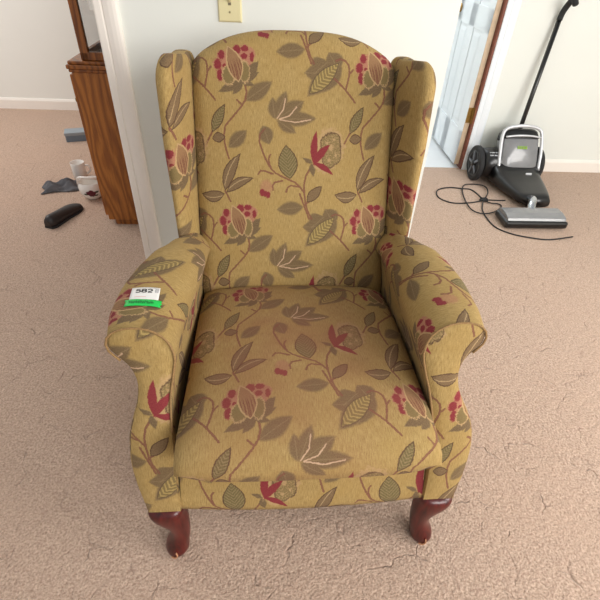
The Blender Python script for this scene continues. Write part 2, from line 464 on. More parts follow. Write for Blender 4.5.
# --- backrest: front pillow, arched top and the outside back
def back():
    P = []; UV = []; nx = 41
    for i in range(nx):
        f = -1 + 2 * i / (nx - 1); x = .287 * f; a = abs(f)
        st = .668 + .076 * (1 - a ** 3.0)
        row = []; uv = []
        r = .048
        ns = 40
        for k in range(ns + 1):
            s = lerp(-.09, st - r, k / ns)
            b = .026 * (1 - a ** 3.0) * smooth(s, -.05, .16) * (1 - .55 * smooth(s, .45, .75)) + .016 * math.exp(-((s - .03) / .05) ** 2) * (1 - a ** 4)
            b -= .018 * max(0, (a - .9) / .1) ** 2
            b -= .02 * smooth(s, .0, -.06)
            row.append(BK_0 + Vector((x, 0, 0)) + BK_V * s + BK_N * b); uv.append((x, s))
        b0 = .026 * (1 - a ** 3) * .45 - .018 * max(0, (a - .9) / .1) ** 2
        c = BK_0 + Vector((x, 0, 0)) + BK_V * (st - r) + BK_N * (b0 - r - .004)
        for k in range(1, 15):
            t = PI * k / 14
            q = c + BK_V * (r * math.sin(t)) + BK_N * ((r + .004) * math.cos(t))
            row.append(q); uv.append((x, st - r + r * t))
        for k in range(1, 13):
            s = lerp(st - r, -.22, k / 12)
            row.append(BK_0 + Vector((x, 0, 0)) + BK_V * s - BK_N * (2 * r - b0 + .008)); uv.append((x, st - r + r * PI + (st - r - s)))
        P.append(row); UV.append(uv)
    return grid('backrest', P, UV, M_FABRIC, chair, origin=ORG)
back()

# --- wings
def wing(sd):
    P = []; UV = []; n = 44
    def section(z):
        yb = back_y(z)
        yf = table(z, [(.50, 1.145), (.58, 1.150), (.80, 1.188), (1.0, 1.230), (1.06, 1.245)])
        xo = table(z, [(.50, .338), (.60, .344), (.85, .355), (1.06, .360)])
        pts = [(.288, yb + .05), (.290, yb + .005), (.303, lerp(yb, yf, .48)), (.316, lerp(yb, yf, .82)), (.324, yf + .006), (.3345, yf - .001), (xo - .003, yf + .009), (xo + .001, yf + .035), (xo - .004, lerp(yf, yb, .7) + .02), (xo - .02, yb + .10), (.288, yb + .10)]
        return spline([(x, y, 0) for x, y in pts], n, closed=True)
    zs = [.505, .53] + [lerp(.55, .970, k / 16) for k in range(17)]
    rows = [(z, 1.0) for z in zs]
    for k in range(1, 9):
        t = k / 8 * PI / 2
        rows.append((.970 + .058 * math.sin(t), 1 - .46 * (1 - math.cos(t))))
    for z, sc in rows:
        L = section(min(z, 1.035)); w = [0]
        c = sum(L, Vector()) / n
        c = Vector((c.x - .004, c.y, 0))
        for j in range(n): w.append(w[-1] + (L[(j + 1) % n] - L[j]).length)
        P.append([(sd * (c.x + (p.x - c.x) * sc), c.y + (p.y - c.y) * sc, z + .020 * clamp((1.42 - p.y) / .2) * smooth(z, .6, 1.0)) for p in L])
        o = (-.040, -.604) if sd < 0 else (-.292, -.50)
        UV.append([(sd * (w[j] - (.125 if sd < 0 else .105)) * .64 - .162, z * 1.04 + o[1]) for j in range(n + 1)])
    grid('wing', P, UV, M_FABRIC, chair, wrap=True, caps=[0, len(P) - 1], origin=ORG, cap_uv=lambda c: (c.x, c.y))
wing(-1); wing(1)

# --- arms: a scrolled outline lofted from the slanted front panel to the back
ARM = [(.302, .19), (.306, .25), (.306, .32), (.303, .40), (.292, .49), (.276, .555), (.270, .595), (.283, .630), (.312, .651), (.345, .658), (.376, .655), (.397, .644),
       (.406, .628), (.402, .609), (.385, .592), (.368, .574), (.357, .547), (.358, .515), (.370, .475), (.390, .43), (.402, .39), (.407, .33), (.401, .27), (.392, .23), (.384, .19)]
def arm_front_y(z): return .55 + .333 * (z - .19)
def arm_outline(n=72):
    return [(p.x, p.z) for p in spline([(x, 0, z) for x, z in ARM], n)]
def arm_shift(z): return -.015 * smooth(z, .34, .58)
def arm_point(sd, x, z, t):
    yf = arm_front_y(z); y = lerp(yf, 1.235, t)
    w = clamp((x - .30) / .09) * smooth(z, .48, .60)
    tuck = (1 - y) if False else 0
    ex = table(y, [(.69, 0), (.78, .014), (.86, .014), (.96, .004), (1.04, -.012), (1.10, -.036), (1.17, -.06), (1.24, -.075)])
    low = clamp((x - .30) / .09) * (1 - smooth(z, .48, .60)) * -.035 * smooth(y, .8, 1.2)
    inn = (1 - clamp((x - .30) / .09)) * -.012 * smooth(y, .75, 1.05)
    dz = table(y, [(.70, 0), (.90, -.004), (1.02, -.016), (1.10, -.034), (1.18, -.06), (1.24, -.085)]) * smooth(z, .5, .62)
    neck = 1.0
    bulge = .006 * math.sin(PI * clamp(t)) * (1 if .3 < z < .56 else 0)
    sh = arm_shift(z) * (1 - smooth(y, .75, 1.1))
    return Vector((sd * (x + ex * w + low + inn) + sh, y, z + dz))
def arm(sd):
    out = arm_outline(); n = len(out); ts = [0, .012] + [lerp(.03, 1, (k / 26)) for k in range(27)]
    P = []; UV = []
    arc = [0]
    for a, b in zip(out, out[1:]): arc.append(arc[-1] + math.hypot(b[0] - a[0], b[1] - a[1]))
    for i, t in enumerate(ts):
        row = [arm_point(sd, x, z, t) for x, z in out]
        if i == 0:                                        # the front edge is rolled over
            c = Vector((sd * .338, .0, 0))
            row = [Vector((lerp(p.x, sd * .335, .06), p.y + .001, p.z)) for p in row]
        P.append(row)
        # u runs from the front to the back, v up the inside and over the roll
        UV.append([((p.y * sd if sd > 0 else -p.y) + (.62 if sd < 0 else .30), arc[min(j, n - 1)] + (.10 if sd < 0 else .235)) for j, p in enumerate(row + row[:1])])
    a = grid('armrest', P, UV, M_FABRIC, chair, wrap=True, caps=[len(P) - 1], origin=ORG, cap_uv=lambda c: (c.x, c.z))
    # front panel
    bm = bmesh.new(); uvl = bm.loops.layers.uv.new('UVMap')
    ring = [P[0][j] for j in range(n)]
    mid = []
    m = n // 2
    O = Vector(ORG)
    # pair the inner edge with the outer edge and fill in strips, softly padded
    rows = 40; cols = 9
    inner = []; outer = []
    top = max(range(n), key=lambda j: out[j][1])
    A = ring[:top + 1]; B = ring[top:][::-1]
    A = spline(A, rows); B = spline(B, rows)
    V = []
    for k in range(rows):
        r = []
        for q in range(cols):
            f = q / (cols - 1); p = A[k].lerp(B[k], f)
            pad = .008 * (1 - (2 * f - 1) ** 4) * (1 - (2 * k / (rows - 1) - 1) ** 8)
            p = p + Vector((0, -1, .33)).normalized() * pad
            r.append(bm.verts.new(p - O))
        V.append(r)
    uo = (.392, -.098) if sd < 0 else (-.16, .16)
    for k in range(rows - 1):
        for q in range(cols - 1):
            try: f = bm.faces.new((V[k][q], V[k][q + 1], V[k + 1][q + 1], V[k + 1][q]))
            except ValueError: continue
            for l in f.loops:
                c = l.vert.co + O; l[uvl].uv = (c.x + uo[0], c.z * 1.05 + uo[1])
    bmesh.ops.remove_doubles(bm, verts=bm.verts, dist=1e-5)
    finish(bm, 'front_panel', M_FABRIC, a)
    # twisted welt round the panel
    bm = bmesh.new()
    c = [arm_point(sd, x, z, .004) for j, (x, z) in enumerate(out) if (z > .40 if j < top else z > .585)]
    cc = Vector((sd * .335, 0, 0))
    tube(bm, [p - O + Vector((0, -.003, 0)) for p in c], .0026, 7)
    finish(bm, 'welt', M_WELT, a)
    return P
ARM_P = {s: arm(s) for s in (-1, 1)}

# --- front rail under the cushion
def rail():
    P = []; UV = []
    for k in range(15):
        t = k / 14; row = []; uv = []
        for i in range(31):
            f = -1 + i / 15; x = .303 * f
            zb = .160 + .022 * abs(f) ** 2
            z = lerp(zb, .385, t)
            y = .553 + .085 * t ** .9 - .009 * (1 - f * f) * math.sin(PI * (.1 + .85 * t)) + .02 * max(0, 1 - t / .12) ** 2 * .4
            row.append((x, y, z)); uv.append((x + .153, z * 1.05 - .250))
        P.append(row); UV.append(uv)
    # turn under at the bottom
    for k in range(1, 4):
        P.insert(0, [(x, y + .02, z - .004 if k == 1 else z) for x, y, z in P[0]]); UV.insert(0, [(u, v - .02) for u, v in UV[0]])
    o = grid('front_rail', P, UV, M_FABRIC, chair, origin=ORG)
rail()

# --- the hidden carcass: outside of the seat box and the dust cloth beneath
box_obj('seat_box', M_DUST, (-.298, .298, .60 - CHAIR_MID, 1.26 - CHAIR_MID, .185, .345), chair, bevel=.004)

# --- legs
def leg_front(sd):
    st = [(.192, .344, .586, .0435, .042), (.175, .3455, .582, .0455, .045), (.155, .344, .577, .0435, .043), (.13, .330, .571, .035, .036), (.105, .3215, .566, .0275, .030), (.08, .319, .562, .0255, .0265),
          (.055, .323, .558, .0265, .028), (.035, .331, .553, .030, .032), (.018, .333, .549, .032, .035), (.006, .333, .549, .029, .032), (0, .333, .550, .024, .027)]
    bm = bmesh.new(); seg = 24; rings = []
    for z, x, y, rx, ry in st:
        sq = clamp((z - .1) / .08); ring = []
        for k in range(seg):
            a = 2 * PI * k / seg; c, s = math.cos(a), math.sin(a)
            e = lerp(1.0, .62, sq)
            px = math.copysign(abs(c) ** e, c); py = math.copysign(abs(s) ** e, s)
            ring.append(bm.verts.new((sd * (x + rx * px), y + ry * py - CHAIR_MID, z)))
        rings.append(ring)
    for A, B in zip(rings, rings[1:]):
        for k in range(seg): bm.faces.new((A[k], A[(k + 1) % seg], B[(k + 1) % seg], B[k]))
    bm.faces.new(rings[0]); bm.faces.new(rings[-1])
    o = finish(bm, 'leg', M_MAHOG, chair, sub=1)
    # the worn toe
    bm = bmesh.new()
    pts = [(sd * .333 + dx, .549 - .0355 - CHAIR_MID + dy, z) for dx, dy, z in ((-.012, .006, .010), (-.004, .0005, .012), (.004, .0012, .020), (.002, .003, .034))]
    tube(bm, spline(pts, 14), .0028, 6, squash=.7)
    finish(bm, 'toe_scuff', M_SCUFF, o)
leg_front(-1); leg_front(1)
def leg_rear(sd):
    bm = bmesh.new()
    st = [(.19, 1.20, .026), (.12, 1.225, .023), (.05, 1.265, .020), (0, 1.30, .018)]
    V = []
    for z, y, r in st:
        V.append([bm.verts.new((sd * .27 + a * r, y - CHAIR_MID + b * r, z)) for a, b in ((-1, -1), (1, -1), (1, 1), (-1, 1))])
    for A, B in zip(V, V[1:]):
        for k in range(4): bm.faces.new((A[k], A[(k + 1) % 4], B[(k + 1) % 4], B[k]))
    bm.faces.new(V[0]); bm.faces.new(V[-1])
    finish(bm, 'leg', M_MAHOG, chair, smooth_shade=False, bevel=.004)
leg_rear(-1); leg_rear(1)

# ------------------------------------------------------------------ the setting
def house(o):
    o.rotation_euler = (0, 0, HOUSE_YAW); return o
def house_pt(x, y, z=0):
    c, s = math.cos(HOUSE_YAW), math.sin(HOUSE_YAW)
    return Vector((x * c - y * s, x * s + y * c, z))
def struct(name, mat, build, bevel=0.0, smooth_shade=False):
    bm = bmesh.new(); build(bm)
    o = house(finish(bm, name, mat, None, smooth_shade=smooth_shade, bevel=bevel))
    o['kind'] = 'structure'
    return o

def paint(name, col, bump=.0006, rough=.6):
    m, N, b = new_mat(name)
    co = N.coord()
    f = N.noise(co, 3, 3)
    N.put(b.inputs['Base Color'], N.mix(f, tuple(c * .97 for c in col[:3]) + (1,), tuple(min(1, c * 1.03) for c in col[:3]) + (1,)))
    b.inputs['Roughness'].default_value = rough; b.inputs['Specular IOR Level'].default_value = .3
    N.put(b.inputs['Normal'], N.bump(N.noise(co, 160, 3, .6), .25, bump))
    return m
M_WALL = paint('wall_paint', rgb(234, 237, 231))
M_TRIM = paint('trim_paint', rgb(246, 240, 232), .0002, .35)
M_DOOR = paint('door_paint', rgb(240, 246, 252), .0002, .35)
M_FARWALL = paint('far_wall_paint', rgb(240, 240, 234))

def carpet():
    m, N, b = new_mat('beige_pink_carpet')
    co = N.coord()
    tuft = N.noise(co, 150, 3, .75)
    mid = N.noise(co, 46, 3, .6)
    big = N.noise(co, 2.6, 3, .55)
    tram = N.noise(N.v('MULTIPLY', co, (1.0, 1.7, 1)), 9, 3, .6)
    c = N.mix(N.rng(tuft, .28, .72), rgb(146, 117, 98), rgb(242, 215, 193))
    c = N.mix(N.m('MULTIPLY', N.rng(mid, .35, .7), .32), c, rgb(164, 132, 118))
    c = N.mix(N.m('MULTIPLY', N.rng(big, .35, .7), .30), c, rgb(206, 174, 152))
    # crawling creases where the pile parts, with their shade mixed into the colour
    warp = N.v('MULTIPLY_ADD', N.noise(co, 7, 3, .6, color=True), (.16, .16, 0), co)
    vo = N.n.new('ShaderNodeTexVoronoi'); vo.feature = 'DISTANCE_TO_EDGE'; N.put(vo.inputs['Vector'], warp); vo.inputs['Scale'].default_value = 7
    crease = N.m('MULTIPLY', N.rng(vo.outputs['Distance'], .030, .0), N.rng(tram, .48, .66))
    c = N.mix(N.m('MULTIPLY', crease, .28), c, rgb(150, 118, 104))
    N.put(b.inputs['Base Color'], c)
    b.inputs['Roughness'].default_value = 1.0; b.inputs['Specular IOR Level'].default_value = .05
    b.inputs['Sheen Weight'].default_value = .15
    h = N.m('ADD', N.m('MULTIPLY', tuft, .7), N.m('ADD', N.m('MULTIPLY', mid, .9), N.m('MULTIPLY', crease, -.55)))
    N.put(b.inputs['Normal'], N.bump(h, 1.0, .009))
    return m
M_CARPET = carpet()
M_VINYL = plain('pale_hall_floor', rgb(232, 234, 236), .35, var=.03, scale=8)

WALL_Y = 1.72
DOOR_Y = 3.10
struct('floor', M_CARPET, lambda bm: (box(bm, -3.6, 3.2, -2.4, DOOR_Y + .02, -.06, 0), box(bm, -3.6, .45, DOOR_Y + .02, 4.25, -.06, 0)))
struct('floor_hall', M_VINYL, lambda bm: box(bm, .2, 1.50, DOOR_Y + .02, 5.0, -.06, -.002))
# wall behind the chair, ending at a cased opening on the left and an outside corner on the right
struct('wall_back', M_WALL, lambda bm: box(bm, -.500, .609, WALL_Y, WALL_Y + .115, 0, 2.4))
struct('wall_return', M_WALL, lambda bm: box(bm, .491, .609, WALL_Y + .115, DOOR_Y, 0, 2.4))
# the wall with the doorway, right of it where the vacuum stands
def wr(bm):
    box(bm, 1.44, 3.2, DOOR_Y, DOOR_Y + .115, 0, 2.4)
    box(bm, .491, 1.44, DOOR_Y, DOOR_Y + .115, 2.06, 2.4)
struct('wall_right', M_WALL, wr)
struct('wall_hall', M_FARWALL, lambda bm: (box(bm, .2, 1.62, 4.9, 5.0, 0, 2.4), box(bm, 1.50, 1.62, DOOR_Y + .115, 4.9, 0, 2.4), box(bm, .376, .491, DOOR_Y, 4.9, 0, 2.4)))
struct('wall_side', M_WALL, lambda bm: box(bm, 3.2, 3.3, -2.4, DOOR_Y + .115, 0, 2.4))
struct('wall_far_left', M_FARWALL, lambda bm: box(bm, -3.6, .491, 4.2, 4.3, 0, 2.4))

def casing(bm, x0, x1, y, z0, z1, outer_right=True):
    """a moulded door casing: thin at the opening, thick towards the wall"""
    w = x1 - x0
    pr = [(0, 0), (0, .010), (.06, .013), (.30, .014), (.36, .011), (.42, .015), (.62, .019), (.80, .020), (.92, .018), (1, .012), (1, 0)]
    pts = []
    for f, d in pr:
        xx = x0 + w * f if outer_right else x1 - w * f
        pts.append((xx, y - d))
    prism(bm, pts, 2, z0, z1)
struct('trim_1', M_TRIM, lambda bm: casing(bm, -.568, -.490, WALL_Y, 0, 2.1))
struct('trim_2', M_TRIM, lambda bm: box(bm, -.520, -.500, WALL_Y - .002, WALL_Y + .117, 0, 2.1), bevel=.003)
# doorway casing and jamb right of the open door
struct('trim_3', M_DOOR, lambda bm: casing(bm, 1.372, 1.452, DOOR_Y, 0, 2.1))
M_BARE = plain('bare_stained_edge', rgb(126, 74, 58), .6, var=.2, scale=30)
struct('trim_4', M_BARE, lambda bm: box(bm, 1.360, 1.375, DOOR_Y - .004, DOOR_Y + .117, 0, 2.06), bevel=.002)
struct('baseboard_back', M_TRIM, lambda bm: prism(bm, [(WALL_Y, 0), (WALL_Y - .013, 0), (WALL_Y - .013, .07), (WALL_Y - .006, .085), (WALL_Y, .088)], 0, -.489, .609))
struct('baseboard_right', M_TRIM, lambda bm: prism(bm, [(DOOR_Y, 0), (DOOR_Y - .013, 0), (DOOR_Y - .013, .07), (DOOR_Y - .006, .085), (DOOR_Y, .088)], 0, 1.453, 3.2))
struct('baseboard_far_left', M_TRIM, lambda bm: prism(bm, [(4.2, 0), (4.187, 0), (4.187, .07), (4.194, .085), (4.2, .088)], 0, -3.6, .38))

# --- the open six-panel door, folded back into the hall
M_BRASS = plain('aged_brass', rgb(150, 118, 62), .4, metal=.9, var=.15, scale=60)
def door():
    th = .035; x0 = 1.322; y0 = DOOR_Y + .035; W = .632; Hh = 2.03; z0 = .022
    root = house(box_obj('door_1', M_DOOR, (x0 + .006, x0 + th - .006, y0, y0 + W, z0, z0 + Hh), bevel=0)); root['kind'] = 'structure'
    # stiles and rails stand proud of the recessed panels, on both faces
    bm = bmesh.new()
    st = .105; mid = .105
    rails = [(z0, z0 + .235), (z0 + .83, z0 + .96), (z0 + 1.62, z0 + 1.72), (z0 + Hh - .11, z0 + Hh)]
    for xa, xb in ((x0, x0 + .008), (x0 + th - .008, x0 + th)):
        for a, b in ((y0, y0 + st), (y0 + W - st, y0 + W), (y0 + W / 2 - mid / 2, y0 + W / 2 + mid / 2)): box(bm, xa, xb, a, b, z0, z0 + Hh)
        for a, b in rails: box(bm, xa, xb, y0, y0 + W, a, b)
    finish(bm, 'panel_frame', M_DOOR, root, smooth_shade=False, bevel=.0025)
    cols = [(y0 + st, y0 + W / 2 - mid / 2), (y0 + W / 2 + mid / 2, y0 + W - st)]
    for a, b in cols:
        for (r0, r1) in zip(rails, rails[1:]):
            bm = bmesh.new(); i = .022
            za, zb = r0[1] + i, r1[0] - i
            A = [(x0 + .0055, y, z) for y, z in ((a + i, za), (b - i, za), (b - i, zb), (a + i, zb))]
            B = [(x0 + .001, y, z) for y, z in ((a + i + .02, za + .02), (b - i - .02, za + .02), (b - i - .02, zb - .02), (a + i + .02, zb - .02))]
            VA = [bm.verts.new(p) for p in A]; VB = [bm.verts.new(p) for p in B]; VC = [bm.verts.new((x0 + .01, p[1], p[2])) for p in A]
            for k in range(4):
                bm.faces.new((VA[k], VA[(k + 1) % 4], VB[(k + 1) % 4], VB[k])); bm.faces.new((VA[k], VC[k], VC[(k + 1) % 4], VA[(k + 1) % 4]))
            bm.faces.new(VB); bm.faces.new(VC)
            finish(bm, 'raised_panel', M_DOOR, root, smooth_shade=False)
    # bare wood butt edge facing the doorway
    box_obj('door_edge', plain('raw_door_edge', rgb(206, 184, 156), .6, var=.1, scale=30), (x0 + .001, x0 + th - .001, y0 - .004, y0 + .002, z0, z0 + Hh), root, bevel=.001)
    # hinges: leaves and knuckle
    for zh in (.32, 1.05, 1.80):
        bm = bmesh.new()
        box(bm, x0 + .002, x0 + th + .001, y0 - .0075, y0 - .0035, zh, zh + .10)
        box(bm, x0 + th, x0 + th + .030, y0 - .038, y0 - .0345, zh, zh + .10)
        tube(bm, [(x0 + th + .004, y0 - .010, zh - .003), (x0 + th + .004, y0 - .010, zh + .103)], .0075, 10)
        for k in range(3): tube(bm, [(x0 + .014, y0 - .010, zh + .02 + .03 * k), (x0 + .014, y0 - .006, zh + .02 + .03 * k)], .004, 8)
        finish(bm, 'hinge', M_BRASS, root, smooth_shade=False)
    # knob and rose near the free edge, latch plate in it
    yk = y0 + W - .045; zk = .925
    bm = bmesh.new()
    M = Matrix.Translation((x0, yk, zk)) @ Matrix.Rotation(-PI / 2, 4, 'Y')
    lathe(bm, [(.028, 0), (.028, .004), (.012, .010), (.010, .028), (.020, .034), (.026, .044), (.025, .055), (.014, .062), (0, .063)], 24, M)
    finish(bm, 'knob', M_BRASS, root)
    box_obj('latch_plate', M_BRASS, (x0 + .006, x0 + th - .006, y0 + W, y0 + W + .003, zk - .03, zk + .03), root, bevel=.001)
door()

# --- switch plate on the wall
M_IVORY = plain('ivory_plastic', rgb(228, 218, 172), .35, var=.02)
def plate():
    c = house_pt(-.140, WALL_Y, 1.118)
    t = thing('light_switch', 'ivory toggle light switch plate on the pale wall above the armchair', 'light switch', c, HOUSE_YAW)
    bm = bmesh.new(); w, h, d = .038, .059, .007
    A = [bm.verts.new((x, 0, z)) for x, z in ((-w, -h), (w, -h), (w, h), (-w, h))]
    B = [bm.verts.new((x * .97, -d * .6, z * .98)) for x, z in ((-w, -h), (w, -h), (w, h), (-w, h))]
    Cc = [bm.verts.new((x * .88, -d, z * .92)) for x, z in ((-w, -h), (w, -h), (w, h), (-w, h))]
    for R, S in ((A, B), (B, Cc)):
        for k in range(4): bm.faces.new((R[k], R[(k + 1) % 4], S[(k + 1) % 4], S[k]))
    bm.faces.new(A); bm.faces.new(Cc)
    finish(bm, 'plate', M_IVORY, t, smooth_shade=False)
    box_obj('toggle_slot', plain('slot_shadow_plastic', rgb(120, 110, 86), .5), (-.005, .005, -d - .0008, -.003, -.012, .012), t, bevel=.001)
    bm = bmesh.new(); prism(bm, [(-.006, -.006), (-.006, .004), (-.020, .011), (-.020, .005)], 0, -.0038, .0038)
    finish(bm, 'toggle', M_IVORY, t, smooth_shade=False, bevel=.001)
    for z in (-.030, .030):
        bm = bmesh.new(); lathe(bm, [(.0035, 0), (.0035, .0012), (.002, .0018), (0, .0019)], 12, Matrix.Translation((0, -d, z)) @ Matrix.Rotation(PI / 2, 4, 'X'))
        finish(bm, 'screw', plain('dull_screw', rgb(176, 166, 130), .4, metal=.5), t)
plate()

# ------------------------------------------------------------------ oak china cabinet through the opening
def oak(name, c0=(150, 88, 30), c1=(172, 106, 42), c2=(136, 77, 26)):
    m, N, b = new_mat(name)
    co = N.coord()
    p = N.v('MULTIPLY', co, (1, 1, .16))
    d = N.v('MULTIPLY_ADD', N.noise(p, 7, 2, color=True), (.16, .16, .16), p)
    w = N.n.new('ShaderNodeTexWave'); w.wave_type = 'RINGS'; w.rings_direction = 'Z'
    N.put(w.inputs['Vector'], N.v('SUBTRACT', d, (.17, 0, .06))); w.inputs['Scale'].default_value = 17; w.inputs['Distortion'].default_value = 2.2
    w.inputs['Detail'].default_value = 2; w.inputs['Detail Scale'].default_value = 2
    pore = N.noise(N.v('MULTIPLY', co, (420, 420, 16)), 1.0, 2, .6)
    c = N.ramp(w.outputs['Fac'], [(.0, rgb(*c2)), (.35, rgb(*c0)), (.85, rgb(*c1))])
    c = N.mix(N.m('MULTIPLY', N.rng(pore, .46, .32), .6), c, rgb(*[int(q * .72) for q in c2]))
    N.put(b.inputs['Base Color'], c); b.inputs['Roughness'].default_value = .38
    b.inputs['Coat Weight'].default_value = .25; b.inputs['Coat Roughness'].default_value = .25
    return m
M_OAK = oak('golden_oak'); M_OAK_DK = oak('oak_moulding', (134, 76, 26), (156, 92, 34), (112, 60, 20))
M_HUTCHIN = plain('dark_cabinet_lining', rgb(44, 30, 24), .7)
M_MIRROR = plain('mirror_back', rgb(214, 220, 216), .08, metal=1.0, var=.01)
def glass(name, tint=(1, 1, 1, 1), rough=.0):
    m, N, b = new_mat(name)
    b.inputs['Base Color'].default_value = tint; b.inputs['Transmission Weight'].default_value = 1
    b.inputs['Roughness'].default_value = rough; b.inputs['IOR'].default_value = 1.45
    f = N.noise(N.coord(), 12, 2)
    N.put(b.inputs['Roughness'], N.m('MULTIPLY_ADD', f, .02, rough))
    return m
M_GLASS = glass('clear_glass')

CAB_X, CAB_Y, CAB_D, CAB_W = -.900, 2.235, .46, 1.25      # front edge, near side, depth towards +x, length away from us
def cabinet():
    t = thing('china_cabinet', 'golden oak china cabinet with glazed top beyond the doorway opening on the left', 'cabinet', house_pt(CAB_X + CAB_D / 2, CAB_Y + CAB_W / 2), HOUSE_YAW)
    ox, oy = CAB_X + CAB_D / 2, CAB_Y + CAB_W / 2
    def B(name, mat, x0, x1, y0, y1, z0, z1, parent=t, bevel=.003):
        return box_obj(name, mat, (x0 - ox, x1 - ox, y0 - oy, y1 - oy, z0, z1), parent, bevel=bevel)
    X0, X1, Y0, Y1 = CAB_X, CAB_X + CAB_D, CAB_Y, CAB_Y + CAB_W
    B('plinth', M_OAK_DK, X0 + .035, X1, Y0 + .004, Y1 - .004, 0, .032)
    B('side_panel', M_OAK, X0 + .004, X1, Y0, Y0 + .02, .030, .770)
    B('side_panel', M_OAK, X0 + .004, X1, Y1 - .02, Y1, .030, .770)
    B('back_panel', M_OAK_DK, X1 - .012, X1, Y0 + .02, Y1 - .02, .030, .770)
    B('bottom_board', M_OAK_DK, X0 + .02, X1 - .012, Y0 + .02, Y1 - .02, .030, .050)
    n = 3; w = (CAB_W - .04) / n
    for k in range(n):
        d = B('door', M_OAK, X0 - .018, X0 + .003, Y0 + .02 + k * w + .004, Y0 + .02 + (k + 1) * w - .004, .045, .755)
        B('knob', M_BRASS, X0 - .042, X0 - .018, Y0 + .02 + k * w + .05, Y0 + .02 + k * w + .074, .62, .644, d, .008)
    # moulded waist
    bm = bmesh.new()
    for e, z0, z1 in ((.006, .770, .784), (.012, .784, .802), (.004, .802, .816)):
        box(bm, X0 - e - ox, X1 - ox, Y0 - e - oy, Y1 + e - oy, z0, z1)
    finish(bm, 'waist_moulding', M_OAK_DK, t, smooth_shade=False, bevel=.005, segs=3)
    # glazed hutch, set back a little
    hx, hy0, hy1, z0, z1 = X0 + .055, Y0 + .012, Y1 - .012, .816, 1.92
    for a in (hy0, hy1 - .026):
        bm = bmesh.new()
        for (xa, xb, za, zb) in ((hx, hx + .036, z0, z1), (X1 - .05, X1, z0, z1), (hx, X1, z0, z0 + .034), (hx, X1, z1 - .05, z1)):
            box(bm, xa - ox, xb - ox, a - oy, a + .026 - oy, za, zb)
        f = finish(bm, 'side_frame', M_OAK_DK, t, smooth_shade=False, bevel=.004, segs=3)
        B('glass_pane', M_GLASS, hx + .036, X1 - .05, a + .011, a + .015, z0 + .034, z1 - .05, f, 0)
    bm = bmesh.new()
    for k in range(3):
        ya = hy0 + .026 + k * (hy1 - hy0 - .052) / 3; yb = ya + (hy1 - hy0 - .052) / 3
        for (a, b, za, zb) in ((ya, ya + .03, z0, z1), (yb - .03, yb, z0, z1), (ya, yb, z0, z0 + .034), (ya, yb, z1 - .05, z1)):
            box(bm, hx - ox, hx + .022 - ox, a - oy, b - oy, za, zb)
    f = finish(bm, 'front_frame', M_OAK_DK, t, smooth_shade=False, bevel=.003)
    for k in range(3):
        ya = hy0 + .056 + k * (hy1 - hy0 - .052) / 3; yb = ya + (hy1 - hy0 - .052) / 3 - .06
        B('glass_pane', M_GLASS, hx + .009, hx + .013, ya, yb, z0 + .034, z1 - .05, f, 0)
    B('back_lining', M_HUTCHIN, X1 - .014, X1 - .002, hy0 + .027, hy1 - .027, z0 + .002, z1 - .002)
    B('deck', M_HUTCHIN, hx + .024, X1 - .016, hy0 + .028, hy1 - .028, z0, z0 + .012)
    B('glass_shelf', M_GLASS, hx + .03, X1 - .02, hy0 + .03, hy1 - .03, 1.06, 1.067, t, .001)
    B('cornice', M_OAK_DK, hx - .03, X1, hy0 - .03, hy1 + .03, z1, z1 + .06, t, .012)
cabinet()
M_PORC = plain('white_china', rgb(238, 234, 228), .18, var=.02, coat=.3)
M_PINKCH = plain('pink_china', rgb(214, 170, 160), .3, var=.06)
def figurine():
    c = house_pt(CAB_X + .17, CAB_Y + .10, .8285)
    t = thing('china_figurine', 'small pink china figurine standing inside the glazed cabinet', 'figurine', c, HOUSE_YAW + .6)
    bm = bmesh.new(); lathe(bm, [(.022, 0), (.024, .004), (.021, .012), (.015, .026), (.010, .040), (.013, .050), (.009, .058), (.004, .061)], 20)
    finish(bm, 'skirt', M_PINKCH, t)
    bm = bmesh.new(); lathe(bm, [(.0, .058), (.006, .060), (.008, .068), (.0065, .075), (0, .078)], 16); finish(bm, 'head', M_PORC, t)
    bm = bmesh.new(); tube(bm, spline([(.009, 0, .054), (.016, -.004, .044), (.010, -.012, .036)], 8), .003, 6); tube(bm, spline([(-.009, 0, .054), (-.016, -.004, .044), (-.010, -.012, .036)], 8), .003, 6); finish(bm, 'arms', M_PINKCH, t)
figurine()

